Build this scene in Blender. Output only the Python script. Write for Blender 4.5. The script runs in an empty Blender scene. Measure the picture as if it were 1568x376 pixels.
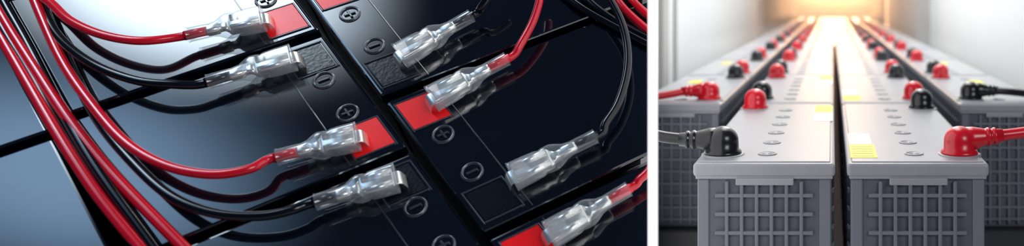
import bpy, bmesh, math, random
from mathutils import Vector, Matrix
random.seed(3)
H0=0.95
scene=bpy.context.scene
# ---------------------------------------------------------------- materials
def new_mat(name): 
    m=bpy.data.materials.new(name); m.use_nodes=True
    return m,m.node_tree.nodes,m.node_tree.links,m.node_tree.nodes['Principled BSDF']
def plastic(name,col,rough=.4,spec=.5,coat=0,metal=0,var=.06,scale=30,bump=0,rvar=0,ior=1.5):
    m,N,L,b=new_mat(name)
    b.inputs['Metallic'].default_value=metal
    b.inputs['IOR'].default_value=ior
    b.inputs['Specular IOR Level'].default_value=spec
    b.inputs['Coat Weight'].default_value=coat
    b.inputs['Roughness'].default_value=rough
    tc=N.new('ShaderNodeTexCoord'); nz=N.new('ShaderNodeTexNoise'); nz.inputs['Scale'].default_value=scale
    L.new(tc.outputs['Object'],nz.inputs['Vector'])
    cr=N.new('ShaderNodeValToRGB')
    cr.color_ramp.elements[0].position=.3; cr.color_ramp.elements[1].position=.7
    cr.color_ramp.elements[0].color=[c*(1-var) for c in col]+[1]
    cr.color_ramp.elements[1].color=[min(1,c*(1+var)) for c in col]+[1]
    L.new(nz.outputs['Fac'],cr.inputs['Fac']); L.new(cr.outputs['Color'],b.inputs['Base Color'])
    if rvar:
        mr=N.new('ShaderNodeMapRange'); mr.inputs['To Min'].default_value=rough-rvar; mr.inputs['To Max'].default_value=rough+rvar
        L.new(nz.outputs['Fac'],mr.inputs['Value']); L.new(mr.outputs['Result'],b.inputs['Roughness'])
    if bump:
        bp=N.new('ShaderNodeBump'); bp.inputs['Strength'].default_value=bump; bp.inputs['Distance'].default_value=.001
        n2=N.new('ShaderNodeTexNoise'); n2.inputs['Scale'].default_value=scale*12
        L.new(tc.outputs['Object'],n2.inputs['Vector']); L.new(n2.outputs['Fac'],bp.inputs['Height']); L.new(bp.outputs['Normal'],b.inputs['Normal'])
    return m
M_black=plastic('black_gloss_abs',(.0015,.003,.007),.08,.6,coat=.7,rvar=.02,scale=8,ior=1.6)
M_emb=plastic('black_embossed_abs',(.02,.028,.045),.22,.8,coat=.3,ior=1.6)
M_blackmat=plastic('black_satin_abs',(.002,.003,.007),.25,.5,bump=.15)
M_redpad=plastic('red_terminal_pad',(.95,.008,.010),.3,.5)
M_redw=plastic('red_pvc_insulation',(.70,.004,.02),.2,.5,coat=.3)
M_blackw=plastic('black_pvc_insulation',(.002,.003,.006),.16,.5)
M_metal=plastic('tinned_metal',(.97,.95,.90),.26,.5,metal=.8,var=.05,bump=.12,scale=20)
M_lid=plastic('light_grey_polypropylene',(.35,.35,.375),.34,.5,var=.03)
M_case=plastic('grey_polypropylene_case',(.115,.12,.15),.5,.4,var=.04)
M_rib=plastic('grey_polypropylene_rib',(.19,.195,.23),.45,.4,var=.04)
M_redcap=plastic('red_rubber_boot',(.70,.006,.02),.28,.5,coat=.2)
M_blkcap=plastic('black_rubber_boot',(.006,.006,.009),.28,.5,coat=.2)
M_yel=plastic('yellow_label',(.9,.78,.02),.5)
M_wht=plastic('white_label',(.85,.85,.85),.5)
M_wall=plastic('white_paint',(.88,.9,.9),.7,.2,var=.02,scale=3)
M_pill=plastic('grey_paint',(.55,.54,.52),.7,.2,var=.02,scale=3)
M_rack=plastic('dark_rack_steel',(.03,.03,.035),.5)
M_floor=plastic('pale_epoxy_floor',(.6,.6,.6),.3,var=.05,scale=4)
M_brown=plastic('brown_frame',(.16,.09,.06),.5)
M_beige=plastic('beige_lintel',(.62,.48,.36),.6)
M_bench=plastic('bench_steel',(.02,.02,.025),.5)
M_ink=plastic('label_ink',(.1,.1,.1),.6)
# clear sleeve
m,N,L,b=new_mat('clear_vinyl_sleeve')
b.inputs['Base Color'].default_value=(.75,.8,.84,1); b.inputs['Roughness'].default_value=.06; b.inputs['IOR'].default_value=1.55
b.inputs['Coat Weight'].default_value=1
tr=N.new('ShaderNodeBsdfTransparent'); tr.inputs[0].default_value=(.98,.99,1,1)
mx=N.new('ShaderNodeMixShader'); fr=N.new('ShaderNodeLayerWeight'); fr.inputs['Blend'].default_value=.3
mr=N.new('ShaderNodeMapRange'); mr.inputs['To Min'].default_value=.06; mr.inputs['To Max'].default_value=.6
L.new(fr.outputs['Facing'],mr.inputs['Value']); L.new(mr.outputs['Result'],mx.inputs['Fac'])
gl=N.new('ShaderNodeBsdfGlossy'); gl.inputs['Roughness'].default_value=.05
m2=N.new('ShaderNodeMixShader'); m2.inputs['Fac'].default_value=.09
L.new(tr.outputs[0],mx.inputs[1]); L.new(b.outputs[0],mx.inputs[2])
L.new(mx.outputs[0],m2.inputs[1]); L.new(gl.outputs[0],m2.inputs[2]); L.new(m2.outputs[0],N['Material Output'].inputs['Surface'])
M_clear=m
m,N,L,b=new_mat('white_self_glow_board'); b.inputs['Base Color'].default_value=(.95,.95,.95,1)
b.inputs['Emission Color'].default_value=(1,1,1,1); b.inputs['Emission Strength'].default_value=.95  # glow put into the material to keep the board pure white; no lamp
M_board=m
m,N,L,b=new_mat('sunlit_doorway_glass'); b.inputs['Base Color'].default_value=(.9,.8,.6,1)
b.inputs['Emission Color'].default_value=(1,.72,.45,1); b.inputs['Emission Strength'].default_value=7
M_sun=m

# ---------------------------------------------------------------- mesh helpers
class MB:
    def __init__(s): s.bm=bmesh.new(); s.mats=[]
    def mi(s,mat):
        if mat not in s.mats: s.mats.append(mat)
        return s.mats.index(mat)
    def prism(s,poly,z0,z1,mat,bev=0,seg=2,flip=False):
        bm=bmesh.new()
        lo=[bm.verts.new((p[0],p[1],z0)) for p in poly]; hi=[bm.verts.new((p[0],p[1],z1)) for p in poly]
        n=len(poly)
        bm.faces.new(lo[::-1]); bm.faces.new(hi)
        for i in range(n): bm.faces.new((lo[i],lo[(i+1)%n],hi[(i+1)%n],hi[i]))
        bmesh.ops.recalc_face_normals(bm,faces=bm.faces)
        if bev: bmesh.ops.bevel(bm,geom=list(bm.edges),offset=bev,segments=seg,affect='EDGES',profile=.5)
        s.merge(bm,mat)
    def box(s,x0,x1,y0,y1,z0,z1,mat,bev=0,seg=2):
        s.prism([(x0,y0),(x1,y0),(x1,y1),(x0,y1)],z0,z1,mat,bev,seg)
    def merge(s,bm,mat,M=None):
        k=s.mi(mat); vm={}
        for v in bm.verts: vm[v]=s.bm.verts.new(M@v.co if M else v.co)
        for f in bm.faces:
            try:
                g=s.bm.faces.new([vm[v] for v in f.verts]); g.material_index=k; g.smooth=f.smooth
            except ValueError: pass
        bm.free()
    def rings(s,rings,mat,cap=True,smooth=True):
        bm=bmesh.new(); R=[[bm.verts.new(p) for p in r] for r in rings]; n=len(R[0])
        for a,b_ in zip(R,R[1:]):
            for i in range(n):
                f=bm.faces.new((a[i],a[(i+1)%n],b_[(i+1)%n],b_[i])); f.smooth=smooth
        if cap:
            bm.faces.new(R[0][::-1]); bm.faces.new(R[-1])
        bmesh.ops.recalc_face_normals(bm,faces=bm.faces)
        s.merge(bm,mat)
    def lathe(s,c,prof,mat,n=32):
        s.rings([[(c[0]+r*math.cos(2*math.pi*i/n),c[1]+r*math.sin(2*math.pi*i/n),c[2]+z) for i in range(n)] for r,z in prof],mat)
    def tube(s,pts,rad,mat,n=16,sub=10,smooth=True,relax=6):
        pts=[Vector(p) for p in pts]
        rr=rad if isinstance(rad,(list,tuple)) else [rad]*len(pts)
        P=[];Rr=[]
        if len(pts)>2 and sub>1:
            e=[pts[0]*2-pts[1]]+pts+[pts[-1]*2-pts[-2]]
            for i in range(len(pts)-1):
                p0,p1,p2,p3=e[i:i+4]
                for k in range(sub):
                    t=k/sub
                    P.append(.5*((2*p1)+(p2-p0)*t+(2*p0-5*p1+4*p2-p3)*t*t+(3*p1-p0-3*p2+p3)*t**3)); Rr.append(rr[i]*(1-t)+rr[i+1]*t)
            P.append(pts[-1]); Rr.append(rr[-1])
            for _ in range(relax):
                P=[P[0]]+[(P[i-1]+P[i]*2+P[i+1])/4 for i in range(1,len(P)-1)]+[P[-1]]
        else: P=pts;Rr=rr
        T=[(P[min(i+1,len(P)-1)]-P[max(i-1,0)]).normalized() for i in range(len(P))]
        up=Vector((0,0,1)) if abs(T[0].z)<.9 else Vector((1,0,0))
        A=(up-T[0]*up.dot(T[0])).normalized(); rings=[]
        for p,t,r in zip(P,T,Rr):
            A=(A-t*A.dot(t)).normalized(); B=t.cross(A)
            rings.append([p+(A*math.cos(2*math.pi*i/n)+B*math.sin(2*math.pi*i/n))*r for i in range(n)])
        s.rings(rings,mat,smooth=smooth)
    def obj(s,name,M=None,cut=None):
        me=bpy.data.meshes.new(name)
        if cut:
            if M: s.bm.transform(M); 
            g=list(s.bm.verts)+list(s.bm.edges)+list(s.bm.faces)
            r=bmesh.ops.bisect_plane(s.bm,geom=g,plane_co=cut[0],plane_no=cut[1],clear_outer=True)
            if M: s.bm.transform(M.inverted())
        s.bm.to_mesh(me); s.bm.free()
        for m_ in s.mats: me.materials.append(m_)
        o=bpy.data.objects.new(name,me); scene.collection.objects.link(o)
        if M: o.matrix_world=M
        return o

# ---------------------------------------------------------------- inclined bench frame (left set-up), coordinates on it in mm
X=Vector((.8233,.4438,.3539)); nrm=Vector((.1498,-.7712,.6187))
X.normalize(); nrm=(nrm-X*nrm.dot(X)).normalized(); Y=nrm.cross(X)
O=Vector((-.3596,.65,-.0777+H0)); ax,ay=.1952,-.9808
FM=Matrix(((X.x,Y.x,nrm.x,O.x),(X.y,Y.y,nrm.y,O.y),(X.z,Y.z,nrm.z,O.z),(0,0,0,1)))
def uv(u,v): return ((u*ax+v)/1000,(u*ay)/1000)
def mm(p): return Vector(p)/1000
PD=Vector((-.2183,1.0,0)).normalized()      # plan direction of the divider board
CUT=(Vector((PD.x*.7,PD.y*.7,H0))/1.0,Vector((1,.2183,0)).normalized())
def quad(u0,u1,v0,v1): return [uv(u0,v0),uv(u1,v0),uv(u1,v1),uv(u0,v1)]

def black_battery(u0,w,v0,v1,term_v_side,red_first,H=.1):
    u1=u0+w; B=MB()
    B.prism(quad(u0,u1,v0,v1),-.013,0,M_black,.0022,3)
    B.prism(quad(u0+1.5,u1-1.5,v0+1.5,v1-1.5),-H,-.0125,M_blackmat,.002,2)
    def V(a,b):
        return (v1-b,v1-a) if term_v_side>0 else (v0+a,v0+b)
    a,b=V(37.4,38.4); B.prism(quad(u0+3,u1-3,a,b),-.0002,.0006,M_emb,.0003,1)
    for (p,q) in ((u0+7,u0+36),(u1-36,u1-7)):
        a,b=V(4.5,32.5)
        for r in ((p-1.4,p,a,b),(q,q+1.4,a,b),(p-1.4,q+1.4,a-1.4,a),(p-1.4,q+1.4,b,b+1.4)):
            B.prism(quad(*r),-.0005,.0012,M_emb,.0005,2)
    reds=(u0+7,u0+36) if red_first else (u1-36,u1-7)
    blks=(u1-36,u1-7) if red_first else (u0+7,u0+36)
    a,b=V(4.5,32.5)
    B.prism(quad(reds[0],reds[1],a,b),0,.0009,M_redpad,.0003,1)
    B.prism(quad(blks[0]+1,blks[1]-1,a+1,b-1),0,.0005,M_blackmat,.0002,1)
    c=(V(19,19))[0]
    pl=u0+50 if red_first else u1-50
    mi=u1-51 if red_first else u0+46
    for cu,plus in ((pl,True),(mi,False)):
        cxx,cyy=uv(cu,c); R=.0072
        n=40; prof=[(R-.0011,0),(R-.0006,.0016),(R+.0006,.0016),(R+.0011,0)]
        B.rings([[(cxx+r*math.cos(2*math.pi*i/n),cyy+r*math.sin(2*math.pi*i/n),z) for i in range(n)] for r,z in prof],M_emb,cap=False)
        B.prism([uv(cu-.9,c-4.3),uv(cu+.9,c-4.3),uv(cu+.9,c+4.3),uv(cu-.9,c+4.3)],0,.0016,M_emb,.0004,2)
        if plus: B.prism([uv(cu-4.3,c-.9),uv(cu+4.3,c-.9),uv(cu+4.3,c+.9),uv(cu-4.3,c+.9)],0,.0016,M_emb,.0004,2)
    return B.obj('sealed_lead_acid_battery',FM,cut=CUT if v1>60 else None)
for k in (-2,-1,0,1,2): black_battery(-82+142*k,135,-178,-5,1,False)
for k in (-2,-1,0,1): black_battery(6+150*k,143,2,262,-1,True)
for k in (-2,-1,0,1,2): black_battery(-214+142*k,135,-362,-187.5,-1,False)
# inclined bench: top plate and legs down to the floor
B=MB(); B.prism(quad(-385,350,-370,262),-.112,-.1005,M_bench,.001,1)
bench=B.obj('inclined_bench',FM,cut=CUT)
B=MB(); inv=FM.inverted()
for (lx,ly) in ((-.40,.62),(-.75,.60),(-.36,.84),(-.70,.90)):
    d=Vector((lx,ly,0))-O; zt_=O.z-(d.x*nrm.x+d.y*nrm.y+.0)/nrm.z-.116/nrm.z
    zt_=O.z-((lx-O.x)*nrm.x+(ly-O.y)*nrm.y+.122)/nrm.z
    if zt_>.05: B.box(lx-.015,lx+.015,ly-.015,ly+.015,0,zt_,M_bench)
leg=B.obj('legs'); leg.parent=bench; leg.matrix_parent_inverse=FM.inverted()

def rrect(c,ax_w,ax_h,w,h,r,n=5):
    pts=[]
    for sx,sy,a0 in ((1,1,0),(-1,1,90),(-1,-1,180),(1,-1,270)):
        for i in range(n):
            a=math.radians(a0+90*i/(n-1)); pts.append(c+ax_w*(sx*(w-r)+r*abs(math.cos(a))*sx)+ax_h*(sy*(h-r)+r*abs(math.sin(a))*sy))
    return pts
def connector(p_wire,p_term,wmat):
    B=MB(); a=Vector(p_wire); b=Vector(p_term); Lt=(b-a).length; t=(b-a).normalized()
    w=Vector((0,0,1)).cross(t).normalized(); h=t.cross(w)
    def ring(s,W,Hh,r): return rrect(a+t*(s*Lt),w,h,W,Hh,r,7)
    B.rings([ring(0,.0064,.0061,.006),ring(.02,.0059,.0056,.0055),ring(.2,.0058,.0055,.0054),ring(.30,.0056,.0054,.0053),ring(.38,.0064,.0056,.005),
             ring(.46,.0088,.0066,.0045),ring(.52,.0096,.0074,.004),ring(.60,.0094,.0072,.0038),ring(.64,.0088,.0066,.0036),ring(.68,.0096,.0072,.0038),ring(.8,.0101,.0076,.004),ring(.97,.0103,.0077,.004),ring(1,.0107,.008,.0042),
             ring(1,.0094,.0066,.003),ring(.7,.0088,.0062,.003)],M_clear,cap=False)
    B.tube([a-t*.002,a+t*(.3*Lt)],.0038,wmat,n=16)
    B.rings([ring(.24,.0036,.0036,.003),ring(.27,.0044,.004,.003),ring(.4,.0044,.004,.003),ring(.42,.0032,.003,.002),ring(.48,.0034,.0028,.002),ring(.54,.0062,.0034,.002)],M_metal)
    B.rings([ring(.53,.0066,.0025,.0012),ring(.56,.0080,.0034,.0012),ring(.95,.0080,.0034,.0012),ring(.96,.0074,.003,.001)],M_metal)
    for sgn in (-1,1):
        B.tube([a+t*(.57*Lt)+w*(sgn*.0052)+h*.0030,a+t*(.95*Lt)+w*(sgn*.0052)+h*.0030],.0029,M_metal,n=16)
    B.rings([rrect(a+t*(.9*Lt),w,h,.0055,.0008,.0004),rrect(b+t*.001,w,h,.0055,.0008,.0004),
             rrect(b+t*.003-h*.002,w,h,.0055,.0009,.0004),rrect(Vector((b.x,b.y,.0008))+t*.0045,w,h,.0055,.0009,.0004)],M_metal)
    return B.obj('crimp_terminal_connector',FM)
CN={}
for key,a,b,wm in (('c1',(-106,113,13.5),(-55,108,10.5),M_redw),('c2',(-101,61,13.5),(-44,59,10.5),M_blackw),
  ('c3',(-73,-27,13.5),(-21,-34,10.5),M_redw),('c4',(-59,-75,13.5),(-7,-81,10.5),M_blackw),
  ('c5',(87,36,13.5),(25,24,10.5),M_blackw),('c6',(97,-19,13.5),(34,-27,10.5),M_redw),
  ('c7',(130,-119,13.5),(63,-120,10.5),M_blackw),('c8',(133,-172,13.5),(69,-176,10.5),M_redw)):
    CN[key]=(mm(a),mm(b)); connector(mm(a),mm(b),wm)
def wire(key,pts,mat,name,r=.0033):
    P=[mm(p) for p in pts]
    if key:
        a,b=CN[key]; t=(b-a).normalized()
        P=P+[a-t*.006,a+t*.004]
    B=MB(); B.tube(P,r,mat,n=18,sub=12); return B.obj(name,FM,cut=CUT)
wire('c1',[(-194,207,12),(-185,188,14),(-174,160,18),(-156,134,20),(-134,116,20)],M_redw,'red_cable')
wire('c2',[(-197,223,6),(-192,184,8),(-183,148,12),(-164,108,18),(-141,79,20),(-121,66,18)],M_blackw,'black_cable')
wire('c3',[(-199,225,10),(-194,185,10),(-185,129,12),(-173,82,14),(-156,31,18),(-135,-4,20),(-111,-25,20),(-90,-31,18)],M_redw,'red_cable')
wire('c4',[(-199,236,6),(-191,180,6),(-182,123,7),(-171,65,10),(-155,15,16),(-137,-28,20),(-116,-55,20),(-91,-71,18),(-73,-75,16)],M_blackw,'black_cable')
wire(None,[(-231,224,4),(-222,182,4),(-208,121,6),(-193,56,7),(-178,-1,6),(-160,-56,4),(-151,-82,4)],M_redw,'red_cable',.0037)
wire(None,[(-227,244,4),(-219,199,4),(-203,134,6),(-187,71,6),(-169,14,4),(-139,-64,4),(-127,-96,4)],M_redw,'red_cable',.0037)
wire(None,[(-226,259,4),(-217,213,4),(-206,161,4),(-192,90,6),(-177,23,6),(-155,-54,4),(-148,-84,4)],M_blackw,'black_cable')
wire(None,[(-230,238,4),(-219,183,4),(-207,133,4),(-195,74,4),(-180,13,4),(-164,-49,4),(-154,-80,4)],M_blackw,'black_cable')
wire('c5',[(117,49,30),(104,40,24),(97,37,19)],M_blackw,'black_cable')
wire('c6',[(148,34,30),(140,17,26),(127,1,21),(111,-13,17)],M_redw,'red_cable')
wire('c7',[(180,50,30),(188,22,29),(192,-9,27),(190,-42,24),(178,-75,22),(158,-101,18),(141,-113,15.5)],M_blackw,'black_cable')
wire('c8',[(164,-161,22),(151,-168,18),(143,-170,16)],M_redw,'red_cable')
wire(None,[(203,31,4),(203,-3,8),(208,-27,8),(219,-56,4)],M_redw,'red_cable')
wire(None,[(214,21,4),(215,-9,8),(226,-41,4)],M_redw,'red_cable')
wire(None,[(161,43,4),(172,10,5),(189,-21,4),(214,-65,4)],M_blackw,'black_cable')
wire(None,[(177,35,4),(184,3,5),(198,-27,4),(217,-59,4)],M_blackw,'black_cable')

# ---------------------------------------------------------------- divider board between the two set-ups (slim vertical board, plan wedge)
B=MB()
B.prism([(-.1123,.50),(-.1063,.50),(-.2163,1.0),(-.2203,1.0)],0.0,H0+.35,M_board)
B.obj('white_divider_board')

# ---------------------------------------------------------------- battery room
h=.1376; z1=.690; PIT=.4037; W=.12
TOP=H0-h
def cap(B,x,y,z,mat,R=.0138):
    prof=[(R*1.18,0),(R*1.2,R*.12),(R*1.16,R*.22),(R*1.02,R*.3),(R*1.0,R*.85)]
    for a in range(1,9):
        t=math.radians(a*11); prof.append((R*math.cos(t),R*.85+R*.92*math.sin(t)))
    B.lathe((x,y,z),prof,mat,32)
def rbattery_mesh(term_x,front_m,back_m,labels,sgn):
    B=MB(); D=PIT-.013
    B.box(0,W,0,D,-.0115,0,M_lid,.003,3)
    B.box(.004,W-.004,.004,D-.004,-.001,.0012,M_lid,.001,2)
    B.box(.002,W-.002,.0015,D-.0015,-.0135,-.0105,M_lid,.0006,1)
    by=.0045
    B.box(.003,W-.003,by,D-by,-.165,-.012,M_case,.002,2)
    for (ya,yb) in ((by-.0038,by+.001),(D-by-.001,D-by+.0038)):
        for i in range(6):
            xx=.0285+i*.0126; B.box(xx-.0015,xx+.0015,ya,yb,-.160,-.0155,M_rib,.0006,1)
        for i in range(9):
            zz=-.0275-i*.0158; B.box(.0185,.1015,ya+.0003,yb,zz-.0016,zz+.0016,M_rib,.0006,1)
        B.prism([(.036,ya-.001),(.085,ya-.001),(.085,yb),(.036,yb)],-.0185,-.0125,M_lid,.001,2)
        for xx in (.0035,.1065): B.box(xx,xx+.010,ya+.0022,yb,-.163,-.0135,M_rib,.001,1)
    for xa,xb in ((.0,.004),(W-.004,W)):
        for i in range(14):
            yy=.03+i*.0255; B.box(xa+.0008,xb-.0008,yy-.0016,yy+.0016,-.160,-.016,M_rib)
        for i in range(9):
            zz=-.0275-i*.0158; B.box(xa+.001,xb-.001,.02,D-.02,zz-.0017,zz+.0017,M_rib)
    for i in range(6):
        y=.036+i*.0575; c=(W/2,y,.0011); R=.0085
        B.lathe(c,[(R,0),(R,.0009),(R*.86,.0012),(R*.8,.0004),(.0005,.0004)],M_lid,28)
        B.box(c[0]-R*.55,c[0]+R*.55,y-.0009,y+.0009,.0012,.0019,M_lid)
        B.box(c[0]-.0009,c[0]+.0009,y-R*.55,y+R*.55,.0012,.0019,M_lid)
    for nm,(xa,xb,ya,yb) in labels:
        B.box(xa,xb,ya,yb,.0011,.0015,nm)
        if nm is M_yel:
            for k in range(5): 
                yy=ya+(yb-ya)*(k+.7)/6; B.box(xa+.002,xb-.003,yy,yy+.0008,.0014,.0016,M_ink)
    for yy,mm_ in ((.035,front_m),(.341,back_m)):
        B.lathe((term_x,yy,0),[(.019,0),(.019,.0018),(.017,.0022)],M_lid,28)
        cap(B,term_x,yy,.0018,mm_)
    return B.obj('industrial_battery')
def instances(x,y_list,term_x,fm,bm_,labels,sgn,nlab=2):
    first=None
    for i,y in enumerate(y_list):
        if i in (0,nlab):
            o=rbattery_mesh(term_x,fm,bm_,labels if i<nlab else [],sgn); first=o
        else:
            o=bpy.data.objects.new('industrial_battery',first.data); scene.collection.objects.link(o)
        o.location=(x,y,TOP)
xL=-.852*h; xR=.092*h
lab=[(M_yel,(W-.0235,W-.002,.305,.370)),(M_wht,(W-.0235,W-.002,.235,.302))]
labR=[(M_wht,(.0035,.025,.085,.145)),(M_yel,(.0035,.027,.018,.083))]
rows=[z1+PIT*k for k in range(12)]
instances(xL,rows,(-.70+.852)*h,M_blkcap,M_redcap,lab,1)
instances(xR,rows,(.82-.092)*h,M_redcap,M_blkcap,labR,-1)
xSL=-1.07*h-W; xSR=1.23*h
srows=[z1+PIT*k-.005 for k in range(1,12)]
instances(xSL,srows,W-.15*h,M_redcap,M_blkcap,[(M_yel,(.03,.05,.25,.3))],1)
instances(xSR,srows,.15*h,M_blkcap,M_redcap,[(M_yel,(.06,.08,.25,.3))],-1)
def heavy(p0,dirn,pts,mat,name,R=.0138):
    B=MB(); p0=Vector(p0); d=Vector(dirn).normalized()
    ks=(.2,.9,1.3,1.6,1.75,1.8,1.95,2.0,2.15,2.2,2.35,2.4,2.8); s=[p0+d*(R*k) for k in ks]
    B.tube(s,[R*q for q in (.78,.74,.64,.56,.54,.60,.60,.50,.50,.56,.56,.46,.42)],mat,n=24,sub=1)
    B.tube([s[-2]]+[Vector(p) for p in pts],.0050,mat,n=18)
    return B.obj(name)
zc=TOP+.0018+.0138*.9
heavy((-.70*h,z1+.035,zc),(-1,.02,.0),[(-.70*h-.05,z1+.035,zc+.002),(-.1565,z1+.035,zc+.004)],M_blkcap,'black_battery_cable')
heavy((.82*h,z1+.035,zc),(1,0,.1),[(.82*h+.06,z1+.038,zc+.006),(.82*h+.1,z1+.043,zc+.012),(.82*h+.17,z1+.06,zc+.02)],M_redcap,'red_battery_cable')
y2=z1+PIT+.030
heavy((-1.22*h,y2,zc),(-1,0,-.05),[(-1.22*h-.06,y2-.01,zc-.006),(-1.22*h-.12,y2-.03,zc-.012),(-1.22*h-.2,y2-.04,zc-.02)],M_redcap,'red_battery_cable')
heavy((1.38*h,y2,zc),(1,0,-.02),[(1.38*h+.06,y2-.01,zc-.002),(1.38*h+.12,y2-.02,zc-.008),(1.38*h+.25,y2-.02,zc-.02)],M_blkcap,'black_battery_cable')
B=MB()
zt=TOP-.1655
for xa,xb in ((xL-.004,xR+W+.004),(xSL-.01,xSL+W+.004),(xSR-.004,xSR+W+.01)):
    y0=z1-.01 if xa==xL-.004 else z1+PIT-.02
    B.box(xa,xb,y0,z1+PIT*12,zt-.05,zt,M_rack,.002,1)
    for yy in (y0+.02,z1+PIT*4,z1+PIT*8,z1+PIT*12-.05):
        for xx in (xa,xb-.03): B.box(xx,xx+.03,yy,yy+.03,0,zt-.049,M_rack)
B.obj('battery_rack')
def shell(name,x0,x1,y0,y1,za,zb,mat):
    B=MB(); B.box(x0,x1,y0,y1,za,zb,mat); return B.obj(name)
shell('floor',-3,3,-2.5,6.6,-.05,0,M_floor)
shell('wall_left',-.46,-.36,1.35,3.94,0,2.8,M_wall)
shell('wall_right',.395,.49,1.2,6.39,0,2.8,M_wall)
shell('wall_back',-1.6,1.6,6.4,6.5,0,2.8,M_wall)
shell('ceiling',-1.6,1.6,1.35,6.5,2.8,2.85,M_wall)
shell('support_pillar',.345,.394,3.3,5.1,0,2.79,M_pill)
shell('trim_1',-.359,-.350,1.70,1.76,0,2.79,M_pill)
shell('trim_2',-.359,-.354,1.86,1.88,0,2.79,M_pill)
B=MB()
B.box(-.53,-.31,6.34,6.395,H0-.17,H0+.9,M_brown,.004,1); B.box(-.50,-.34,6.33,6.36,H0-.14,H0+.87,M_rack)
B.obj('window_1')
B=MB()
B.box(-.30,-.25,6.1,6.395,0,H0+.5,M_beige,.004,1); B.box(.29,.34,6.1,6.395,0,H0+.5,M_beige,.004,1)
B.box(-.25,.29,6.1,6.395,H0-.13,H0-.045,M_brown,.004,1); B.box(-.25,.29,6.12,6.395,H0-.045,H0+.5,M_beige,.004,1)
B.box(-.25,.29,6.36,6.39,0,H0-.13,M_sun)
B.obj('door_1')
# haze volume added to spread the warm glow over the far aisle
m=bpy.data.materials.new('glow_haze_volume'); m.use_nodes=True; N=m.node_tree.nodes; N.remove(N['Principled BSDF'])
vs=N.new('ShaderNodeVolumeScatter'); vs.inputs['Density'].default_value=.45; vs.inputs['Anisotropy'].default_value=.6; vs.inputs['Color'].default_value=(1,.92,.85,1)
m.node_tree.links.new(vs.outputs[0],N['Material Output'].inputs['Volume'])
B=MB(); B.box(-.349,.34,1.9,6.05,TOP+.032,1.6,m); B.obj('glow_haze')

# ---------------------------------------------------------------- lights
def area(name,loc,target,sx,sy,power,col,grad=0):
    l=bpy.data.lights.new(name,'AREA'); l.shape='RECTANGLE'; l.size=sx; l.size_y=sy; l.energy=power; l.color=col
    o=bpy.data.objects.new(name,l); scene.collection.objects.link(o); o.location=loc
    o.rotation_euler=(Vector(target)-Vector(loc)).to_track_quat('-Z','Y').to_euler() if target else (0,0,0)
    if grad:
        l.use_nodes=True; N=l.node_tree.nodes; L=l.node_tree.links; em=N['Emission']
        g=N.new('ShaderNodeNewGeometry'); s=N.new('ShaderNodeVectorMath'); s.operation='DISTANCE'; s.inputs[1].default_value=(.5,.5,0)
        sep=N.new('ShaderNodeSeparateXYZ'); cmb=N.new('ShaderNodeCombineXYZ')
        L.new(g.outputs['Parametric'],sep.inputs[0]); L.new(sep.outputs[0],cmb.inputs[0]); L.new(sep.outputs[1],cmb.inputs[1]); L.new(cmb.outputs[0],s.inputs[0])
        mr=N.new('ShaderNodeMapRange'); mr.interpolation_type='SMOOTHERSTEP'
        mr.inputs['From Min'].default_value=0; mr.inputs['From Max'].default_value=.5; mr.inputs['To Min'].default_value=grad; mr.inputs['To Max'].default_value=0
        L.new(s.outputs['Value'],mr.inputs['Value']); L.new(mr.outputs['Result'],em.inputs['Strength'])
    return o
area('softbox_key_lamp',(-1.0,.41,1.93),None,.9,.62,8,(.72,.87,1),4.2)
area('softbox_lamp',(-1.10,.03,1.8),None,1.0,.65,3.5,(.40,.66,1),2.3)
area('ceiling_lamp',(.0,3.4,2.7),(0,3.4,0),.7,4.6,50,(1,.99,.97))
area('front_fill',(1.3,-1.0,1.9),(.1,1.0,.75),.9,.9,18,(1,1,1))  # added fill from behind the camera for the grey battery fronts
area('wall_fill',(.1,2.5,1.7),(-.36,2.5,1.0),1.6,.1,6,(.97,1,1))  # added fill, unseen, to brighten the left wall
area('wall_fill',(-.1,2.6,1.7),(.39,2.6,1.0),1.8,.1,5,(1,.98,.95))  # same added fill for the right wall
area('sunset_lamp',(.02,6.0,H0+.15),(.02,3,H0-.35),.5,.25,42,(1,.46,.18))
w=bpy.data.worlds.new('world'); scene.world=w; w.use_nodes=True
w.node_tree.nodes['Background'].inputs[0].default_value=(.28,.42,.8,1); w.node_tree.nodes['Background'].inputs[1].default_value=.09
scene.view_settings.view_transform='Standard'
# ---------------------------------------------------------------- camera
c=bpy.data.cameras.new('camera'); co=bpy.data.objects.new('camera',c); scene.collection.objects.link(co)
co.location=(0,0,H0); co.rotation_euler=(math.radians(90),0,0)
c.sensor_width=36; c.lens=28.8; c.shift_x=-.3124; c.shift_y=-.12; c.clip_start=.01
c.dof.use_dof=True; c.dof.focus_distance=.70; c.dof.aperture_fstop=4.5
scene.camera=co
